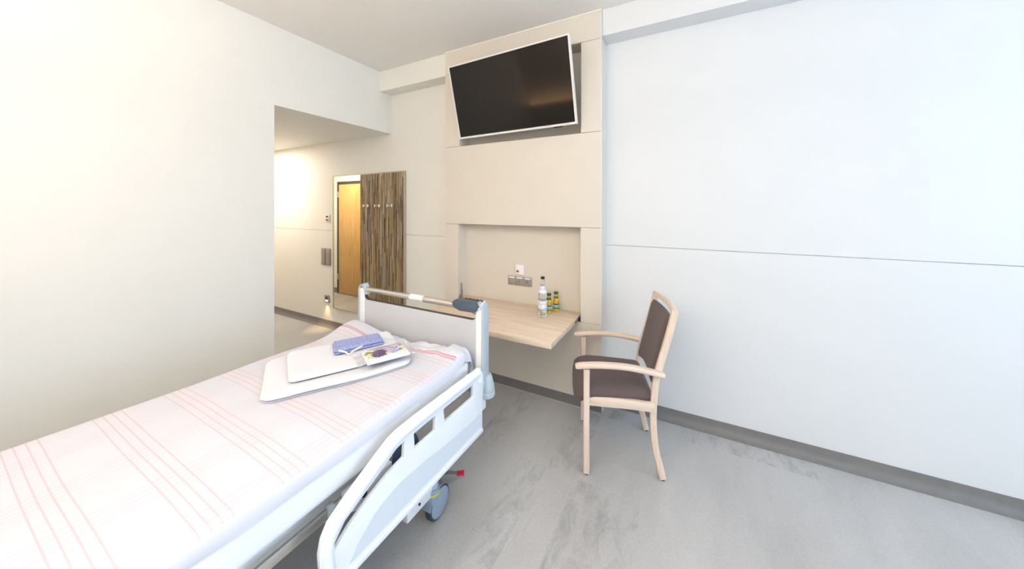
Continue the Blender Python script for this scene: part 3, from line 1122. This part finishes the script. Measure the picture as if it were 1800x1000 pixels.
# motor and bracket visible through the side rail
mo = obj('lift_motor', cyl((-1.055, 0.925, 0.485), (-1.055, 1.06, 0.50), 0.036, n=22), 'motor_blue', bed)
obj('motor_end', cyl((-1.055, 0.905, 0.483), (-1.055, 0.927, 0.485), 0.030, n=22), 'black_plastic', mo)
bk = prism([(0.80, 0.53), (0.92, 0.53), (0.915, 0.49), (0.90, 0.47), (0.91, 0.44), (0.885, 0.405), (0.84, 0.41), (0.82, 0.45), (0.78, 0.48)], 'x', -1.030, -1.022)
obj('motor_bracket', bk, 'steel', bed)
obj('bolt', cyl((-1.023, 0.895, 0.515), (-1.016, 0.895, 0.515), 0.007, n=14), 'black_plastic', bed)
obj('rail_carrier', box(-1.05, -1.0, 0.72, 0.90, 0.475, 0.528, 0.004), 'white_metal', bed)
obj('bolt', cyl((-1.0, 0.765, 0.512), (-0.985, 0.765, 0.512), 0.011, n=16), 'black_plastic', bed)
# accessory rail with hook
obj('accessory_rail', box(-1.052, -1.04, 0.45, 0.765, 0.478, 0.512, 0.003), 'steel', bed)
hk = bm_new()
add_box(hk, -1.058, -1.030, 0.668, 0.690, 0.470, 0.520, 0.004)
add_box(hk, -1.036, -1.022, 0.668, 0.690, 0.435, 0.500, 0.004)
obj('rail_hook', hk, 'blue_grey', bed)


# side rail: moulded outline with three openings and an inset face
def to_x(x0):
    return lambda u, v, w: (x0 + w, u, v)


outer = [(1.446, 0.348), (1.446, 0.640), (1.436, 0.662), (1.414, 0.670), (1.20, 0.670), (0.98, 0.671), (0.88, 0.668), (0.845, 0.661), (0.78, 0.632),
         (0.72, 0.604), (0.66, 0.574), (0.618, 0.548), (0.598, 0.518), (0.590, 0.48), (0.592, 0.44), (0.60, 0.40), (0.615, 0.365), (0.64, 0.340), (0.68, 0.333), (1.43, 0.333)]


def rpoly(poly, r, n=3):
    out = []
    P = [Vector(p) for p in poly]
    for i, p in enumerate(P):
        a, c = P[i - 1], P[(i + 1) % len(P)]
        d1, d2 = (a - p), (c - p)
        k = min(r, d1.length * 0.4, d2.length * 0.4)
        q0, q1 = p + d1.normalized() * k, p + d2.normalized() * k
        for j in range(n + 1):
            t_ = j / n
            out.append(tuple((1 - t_) ** 2 * q0 + 2 * t_ * (1 - t_) * p + t_ * t_ * q1))
    return out


holes = [rpoly([(1.372, 0.616), (1.372, 0.546), (1.146, 0.546), (1.136, 0.616)], 0.008),
         rpoly([(1.092, 0.616), (1.088, 0.546), (0.964, 0.546), (0.958, 0.616)], 0.008),
         rpoly([(0.918, 0.618), (0.914, 0.550), (0.89, 0.546), (0.842, 0.540), (0.768, 0.518), (0.686, 0.484), (0.632, 0.448), (0.628, 0.478), (0.665, 0.520), (0.731, 0.548), (0.815, 0.585), (0.872, 0.612)], 0.005)]
SX = -0.958


def side_rail(x, sgn, yshift=0.0, mirror=False):
    def ymap(u):
        return (yshift - u) if mirror else u + yshift
    rl = obj('side_rail', plate_with_holes(outer, holes, lambda u, v, w: (x + w, ymap(u), v), 0.018, 0.004), 'rail_white', bed)
    # round top tube following the upper edge
    tp = [(1.43, 0.60), (1.43, 0.63), (1.418, 0.647), (1.395, 0.650), (1.20, 0.650), (1.0, 0.650), (0.90, 0.647), (0.86, 0.640), (0.80, 0.615), (0.735, 0.583), (0.67, 0.553),
          (0.63, 0.525), (0.612, 0.49), (0.612, 0.44), (0.618, 0.40)]
    obj('rail_tube', sweep(spline([(x + sgn * 0.002, ymap(y), z) for y, z in tp], 4), circ(0.0205, 16), (1, 0, 0)), 'rail_white', rl)
    # flat inset field and bottom lip
    ins = [(1.440, 0.430), (1.163, 0.448), (1.02, 0.466), (0.89, 0.474), (0.81, 0.462), (0.772, 0.448), (0.72, 0.415), (0.68, 0.372), (0.69, 0.366), (1.44, 0.366)]
    obj('inset_field', prism([(ymap(y), z) for y, z in ins], 'x', x + sgn * 0.0085, x + sgn * 0.0102), 'rail_inset', rl)
    obj('bottom_lip', prism([(ymap(y), z) for y, z in ((1.445, 0.334), (1.445, 0.352), (0.655, 0.352), (0.67, 0.334))], 'x', x + sgn * 0.008, x + sgn * 0.017, 0.002), 'rail_white', rl)


side_rail(SX, 1)
side_rail(-1.938, -1)
side_rail(SX, 1, 0.98 - 0.05, True)
side_rail(-1.938, -1, 0.98 - 0.05, True)


# casters
def caster(cx, cy, rot, detailed):
    mx = Matrix.Translation((cx, cy, 0)) @ Matrix.Rotation(rot, 4, 'Z')

    def P(name, bm, mat, par=bed):
        bmesh.ops.transform(bm, matrix=mx, verts=bm.verts)
        return obj(name, bm, mat, par)
    # local: axle along x, wheel trailing in +y
    wy, wz, r = 0.035, 0.076, 0.076
    ax = Matrix.Translation((0, wy, wz)) @ Matrix.Rotation(R(90), 4, 'Y')
    fork = bm_new()
    add_lathe(fork, [(0, 0.178), (0.034, 0.178), (0.036, 0.172), (0.036, 0.118), (0.03, 0.11), (0, 0.11)], 24, Matrix.Translation((0, -0.005, 0)))
    f = P('caster', fork, 'caster_body')
    P('wheel', add_lathe(bm_new(), [(0, -0.016), (r - 0.02, -0.016), (r - 0.006, -0.017), (r, -0.010), (r, 0.010), (r - 0.006, 0.017), (r - 0.02, 0.016), (0, 0.016)], 32, ax), 'rubber', f)
    P('wheel_cover', add_lathe(bm_new(), [(0, 0.024), (r - 0.026, 0.023), (r - 0.012, 0.019), (r - 0.012, 0.014), (0, 0.014)], 32, ax), 'caster_body', f)
    P('wheel_cover', add_lathe(bm_new(), [(0, -0.024), (r - 0.026, -0.023), (r - 0.012, -0.019), (r - 0.012, -0.014), (0, -0.014)], 32, ax), 'caster_body', f)
    P('ring', add_lathe(bm_new(), [(0.0366, 0.150), (0.0375, 0.151), (0.0375, 0.157), (0.0366, 0.158)], 28, Matrix.Translation((0, -0.005, 0))), 'yellow_plastic', f)
    P('fender', sweep([(0.0, wy + (r + 0.006) * math.cos(R(a)), wz + (r + 0.006) * math.sin(R(a))) for a in range(30, 171, 14)], rrect(0.05, 0.006, 0.002, 1), (1, 0, 0)), 'caster_body', f)
    hs_ = bm_new()
    add_cyl(hs_, (0, -0.005, 0.176), (0, -0.005, 0.222), 0.03, 0.026, 22)
    P('swivel_housing', hs_, 'blue_grey', f)


caster(-1.075, 1.21, R(2), True)
caster(-1.817, 1.205, R(10), True)
caster(-1.083, -0.42, R(160), True)
caster(-1.817, -0.42, R(190), True)
# brake pedal on the visible foot-end caster
pd = obj('brake_pedal', prism([(0.012, 0.226), (0.06, 0.228), (0.125, 0.212), (0.13, 0.205), (0.09, 0.192), (0.045, 0.182), (0.02, 0.192)], 'y', -0.012, 0.012, 0.003), 'pedal_grey', bed)
e1 = obj('pedal_end', box(0.092, 0.128, -0.013, 0.013, 0.212, 0.222, 0.003), 'red_plastic', pd)
e2 = obj('pedal_end', box(-0.002, 0.022, -0.013, 0.013, 0.212, 0.230, 0.004), 'green_plastic', pd)
mxp = Matrix.Translation((-1.06, 1.225, 0)) @ Matrix.Rotation(R(36), 4, 'Z')
bo = Vector(bed.location)
for o in (pd, e1, e2):
    for v in o.data.vertices:
        v.co = (mxp @ (v.co + bo)) - bo

# ------------------------------------------------------------------ mattress and bedspread
obj_m = obj('mattress', box(-1.925, -1.016, -0.57, 1.435, 0.557, 0.705, 0.03, 3), 'sheet_white', origin=(-1.48, 0.43, 0.557))
tag(obj_m, 'white covered mattress lying on the care bed under the striped spread', 'mattress')


def sstep(a, b, x):
    t_ = max(0, min(1, (x - a) / (b - a)))
    return t_ * t_ * (3 - 2 * t_)


def spread_z(x, y):
    z = 0.722
    z += 0.030 * sstep(1.22, 1.42, y) * (0.55 + 0.45 * math.cos((x + 1.95) * 6.0))
    z += 0.028 * math.exp(-((x + 1.86) / 0.14) ** 2 - ((y - 1.33) / 0.12) ** 2)
    z += 0.016 * math.exp(-((x + 1.08) / 0.10) ** 2 - ((y - 1.40) / 0.06) ** 2)
    z += 0.012 * mnoise.noise(Vector((x * 3.2, y * 2.6, 1.3)))
    w = sstep(1.26, 1.40, y) * sstep(-1.75, -1.45, x)
    z += w * 0.024 * mnoise.noise(Vector((x * 9 + y * 6, y * 16 - x * 4, 4.7)))
    z += w * 0.013 * mnoise.noise(Vector((x * 22 + y * 12, y * 34 - x * 10, 9.1)))
    return z


def make_spread():
    bm = bm_new()
    NX, NY_ = 110, 190
    x0, x1, y0, y1 = -1.955, -1.012, -0.56, 1.448
    rx = 0.038
    grid = []
    cols = []
    # cross-section parameter: skirt, roll, top, roll, skirt
    us = [('L', k / 5) for k in range(5)] + [('T', k / NX) for k in range(NX + 1)] + [('R', 0.12)]
    vs = [('T', k / NY_) for k in range(NY_ + 1)] + [('F', (k + 1) / 5) for k in range(5)]
    for vk, vv in vs:
        row = []
        for uk, uu in us:
            # ease parametrisation towards rolls
            ut = uu if uk == 'T' else (0 if uk == 'L' else 1)
            vt = vv if vk == 'T' else 1
            ue = 0.5 - 0.5 * math.cos(math.pi * ut)
            ue = 0.35 * ue + 0.65 * ut
            wob = 0.006 * mnoise.noise(Vector((0, vt * 9, 2.2)))
            x = x0 + (x1 - x0) * ue
            y = y0 + (y1 - y0) * (0.2 * (0.5 - 0.5 * math.cos(math.pi * vt)) + 0.8 * vt)
            z = spread_z(x, y)
            # rolls
            dx = min(x - x0, x1 - x)
            if dx < rx:
                q = 1 - dx / rx
                z -= rx * (1 - math.sqrt(max(0, 1 - q * q)))
            dy = y1 - y
            ry = 0.035
            if dy < ry:
                q = 1 - dy / ry
                z -= ry * (1 - math.sqrt(max(0, 1 - q * q)))
            if uk == 'L':
                z = 0.58 + (z - 0.58) * uu
                x += -0.004 + wob
            elif uk == 'R':
                ztop = z
                z = ztop + (0.567 - ztop) * uu
                x += (0.007 * math.sin(uu * math.pi) + 0.005 * mnoise.noise(Vector((uu * 2, y * 5, 7)))) - 0.012 * uu
            if vk == 'F':
                zt_ = z
                z = zt_ + (0.62 - zt_) * vv if zt_ > 0.62 else zt_
                y += 0.004 * math.sin(vv * math.pi)
            row.append(bm.verts.new((x, y, z)))
        grid.append(row)
    for a, b_ in zip(grid, grid[1:]):
        for k in range(len(a) - 1):
            bm.faces.new((a[k], a[k + 1], b_[k + 1], b_[k]))
    return bm


bs = obj('bedspread', make_spread(), 'bedspread_cloth', angle=180)
tag(bs, 'white bedspread with faint pink plaid lines covering the care bed', 'bedspread')


# ------------------------------------------------------------------ things lying on the bed
def folded(name, corners_c, w, l, rot, z0, layers, th, mat, label, cat, rnd=0.5, group=None, roundness=0.03, lift=0.0):
    """folded cloth: layers of soft slabs with rounded fold along +x side; local x = width, y = length"""
    t = thing(name, label, cat, (corners_c[0], corners_c[1], z0), rot, group=group, local=True)
    cr, sr = math.cos(rot), math.sin(rot)

    def base_z(lx, ly):
        wx, wy = corners_c[0] + lx * cr - ly * sr, corners_c[1] + lx * sr + ly * cr
        return spread_z(wx, wy) + 0.002 + lift - z0
    for k in range(layers):
        bm = bm_new()
        n, mI = 26, 26
        top, bot = [], []
        jx, jy = random.uniform(-0.006, 0.006), random.uniform(-0.006, 0.006)
        for i in range(n + 1):
            ra, rb = [], []
            for j in range(mI + 1):
                u, v = i / n, j / mI
                x = (u - 0.5) * w + jx
                y = (v - 0.5) * l + jy
                # rounded plan corners
                cx_ = abs(u - 0.5) * w - (w / 2 - roundness)
                cy_ = abs(v - 0.5) * l - (l / 2 - roundness)
                if cx_ > 0 and cy_ > 0:
                    d = math.hypot(cx_, cy_)
                    mxx = max(cx_, cy_)
                    f_ = mxx / d
                    x = math.copysign(w / 2 - roundness + cx_ * f_, u - 0.5) + jx
                    y = math.copysign(l / 2 - roundness + cy_ * f_, v - 0.5) + jy
                e = min(edge(u, 0.09), edge(v, 0.07))
                wv = 0.006 * rnd * mnoise.noise(Vector((x * 9, y * 9, k * 3.1 + z0)))
                zb = base_z(x, y) + k * th * 0.96 + 0.004 * mnoise.noise(Vector((x * 5, y * 5, 3.3 + k))) * (1 if k else 0)
                ra.append(bm.verts.new((x, y, zb + th * (0.12 + 0.88 * e) + wv * e)))
                rb.append(bm.verts.new((x, y, zb)))
            top.append(ra)
            bot.append(rb)
        for i in range(n):
            for j in range(mI):
                bm.faces.new((top[i][j], top[i + 1][j], top[i + 1][j + 1], top[i][j + 1]))
                bm.faces.new((bot[i][j], bot[i][j + 1], bot[i + 1][j + 1], bot[i + 1][j]))
        bmesh.ops.remove_doubles(bm, verts=bm.verts, dist=1e-5)
        obj('fold', bm, mat, t, angle=180)
    return t


ROT = R(-28.5)       # long side direction of the stack
# lower big towel
A = Vector((-1.185, 1.20))
ux = Vector((0.479, 0.878))          # along the length (towards the footboard)
uy = Vector((-0.878, 0.479))         # across
c1 = A + uy * 0.215 - ux * 0.30
folded('bath_towel', (c1.x, c1.y), 0.43, 0.60, ROT, 0.722, 2, 0.0105, 'white_terry', 'large folded white towel lying lowest in the stack on the bed', 'towel', 1.0, roundness=0.05)
c2 = A + uy * 0.255 - ux * 0.265
folded('hand_towel', (c2.x, c2.y), 0.34, 0.50, ROT + R(2), 0.748, 1, 0.014, 'white_terry', 'smaller folded white towel under the printed pack on the bed', 'towel', 1.0, lift=0.029)
# printed gift pack
gp = thing('gift_pack', 'clear wrapped gift pack printed with lavender and purple towels on the bed', 'package', (-1.325, 1.148, spread_z(-1.325, 1.148) + 0.051), R(63), local=True)
obj('card', box(-0.100, 0.100, -0.080, 0.080, 0.0, 0.014, 0.005), 'lavender_print', gp)
n = 16
for s in (-1, 1):
    wr_ = bm_new()
    rows = []
    for i in range(7):
        q = i / 6
        row = []
        for j in range(n + 1):
            yy = (j / n - 0.5) * (0.156 + 0.016 * q)
            xx = s * (0.101 + q * (0.038 if s < 0 else 0.018))
            zz = 0.010 - 0.004 * q + 0.003 * q * math.sin(j * 2.1 + i) + 0.002 * math.sin(j * 0.9) * q
            row.append(wr_.verts.new((xx, yy, zz)))
        rows.append(row)
    for a, b_ in zip(rows, rows[1:]):
        for j in range(n):
            wr_.faces.new((a[j], a[j + 1], b_[j + 1], b_[j]))
    bmesh.ops.solidify(wr_, geom=wr_.faces[:], thickness=0.0012)
    obj('wrapping', wr_, 'film', gp, angle=80)
# blue washcloth with white string
wc = folded('washcloth', (-1.535, 1.155), 0.115, 0.235, ROT, 0.764, 2, 0.014, 'blue_terry', 'folded lavender blue terry cloth with white hanging loop on the bed', 'towel', 0.8, roundness=0.012, lift=0.047)
lp = bm_new()
add_sweep(lp, spline([(0.050, -0.100, 0.02), (0.066, -0.092, 0.026), (0.070, -0.070, 0.016), (0.080, -0.055, 0.006), (0.068, -0.038, 0.012), (0.070, -0.015, 0.022), (0.064, 0.005, 0.026), (0.056, 0.01, 0.022)], 5), rrect(0.008, 0.003, 0.001, 1), (0, 0, 1))
obj('hanging_loop', lp, 'string_white', wc)

# ------------------------------------------------------------------ lamps of the room and an added fill luminaire
# warm light strip on the wall behind the bed head (its reflection shows in the screen)
hl = thing('wall_light_strip', 'long warm wall light above the head of the bed', 'light', (-1.75, YF, 1.60))
obj('housing', box(-2.85, -1.25, YF + 0.001, YF + 0.07, 1.60, 1.645, 0.004), 'alu', hl)
obj('diffuser', box(-2.84, -1.26, YF + 0.01, YF + 0.062, 1.644, 1.652), 'led_warm', hl)
area('wall_light_strip_light', (-2.05, YF + 0.09, 1.66), (R(180), 0, 0), 1.6, 0.06, STRIP_LAMP_POWER, (1.0, 0.62, 0.34))
# added up/down luminaire out of view, brightens ceiling and evens the room light
LX, LY, LZ = -0.40, -0.45, 2.15
cl = thing('fill_luminaire', 'added flat suspended fill luminaire, unseen behind the camera', 'light', (LX, LY, LZ))
obj('housing', box(LX - 1.12, LX + 1.12, LY - 0.16, LY + 0.16, LZ, LZ + 0.035, 0.006), 'white_metal', cl)
obj('diffuser', box(LX - 1.10, LX + 1.10, LY - 0.14, LY + 0.14, LZ - 0.006, LZ), 'lamp_diffuser', cl)
for sx in (-0.9, 0.9):
    obj('suspension_cable', cyl((LX + sx, LY, LZ + 0.03), (LX + sx, LY, CZ), 0.003, n=8), 'steel', cl)
area('fill_downlight', (LX, LY, LZ - 0.015), (0, 0, 0), 2.1, 0.26, FILL_DOWN_POWER, (1.0, 0.96, 0.92))
area('fill_uplight', (LX, LY, LZ + 0.045), (R(180), 0, 0), 2.1, 0.26, FILL_UP_POWER, (1.0, 0.935, 0.85))
dl = thing('corridor_downlight', 'round recessed downlight in the corridor ceiling', 'light', (-5.0, 2.0, 2.30))
obj('rim', add_lathe(bm_new(), [(0.07, 2.315), (0.075, 2.308), (0.09, 2.308), (0.092, 2.3149)], 28, Matrix.Translation((-5.0, 2.0, 0))), 'white_metal', dl)
obj('diffuser', add_lathe(bm_new(), [(0, 2.311), (0.07, 2.311), (0.07, 2.3145), (0, 2.3145)], 28, Matrix.Translation((-5.0, 2.0, 0))), 'lamp_diffuser', dl)
al = area('corridor_downlight_light', (-5.0, 2.0, 2.30), (0, 0, 0), 0.16, 0.16, CORRIDOR_LAMP_POWER, (1.0, 0.94, 0.84))
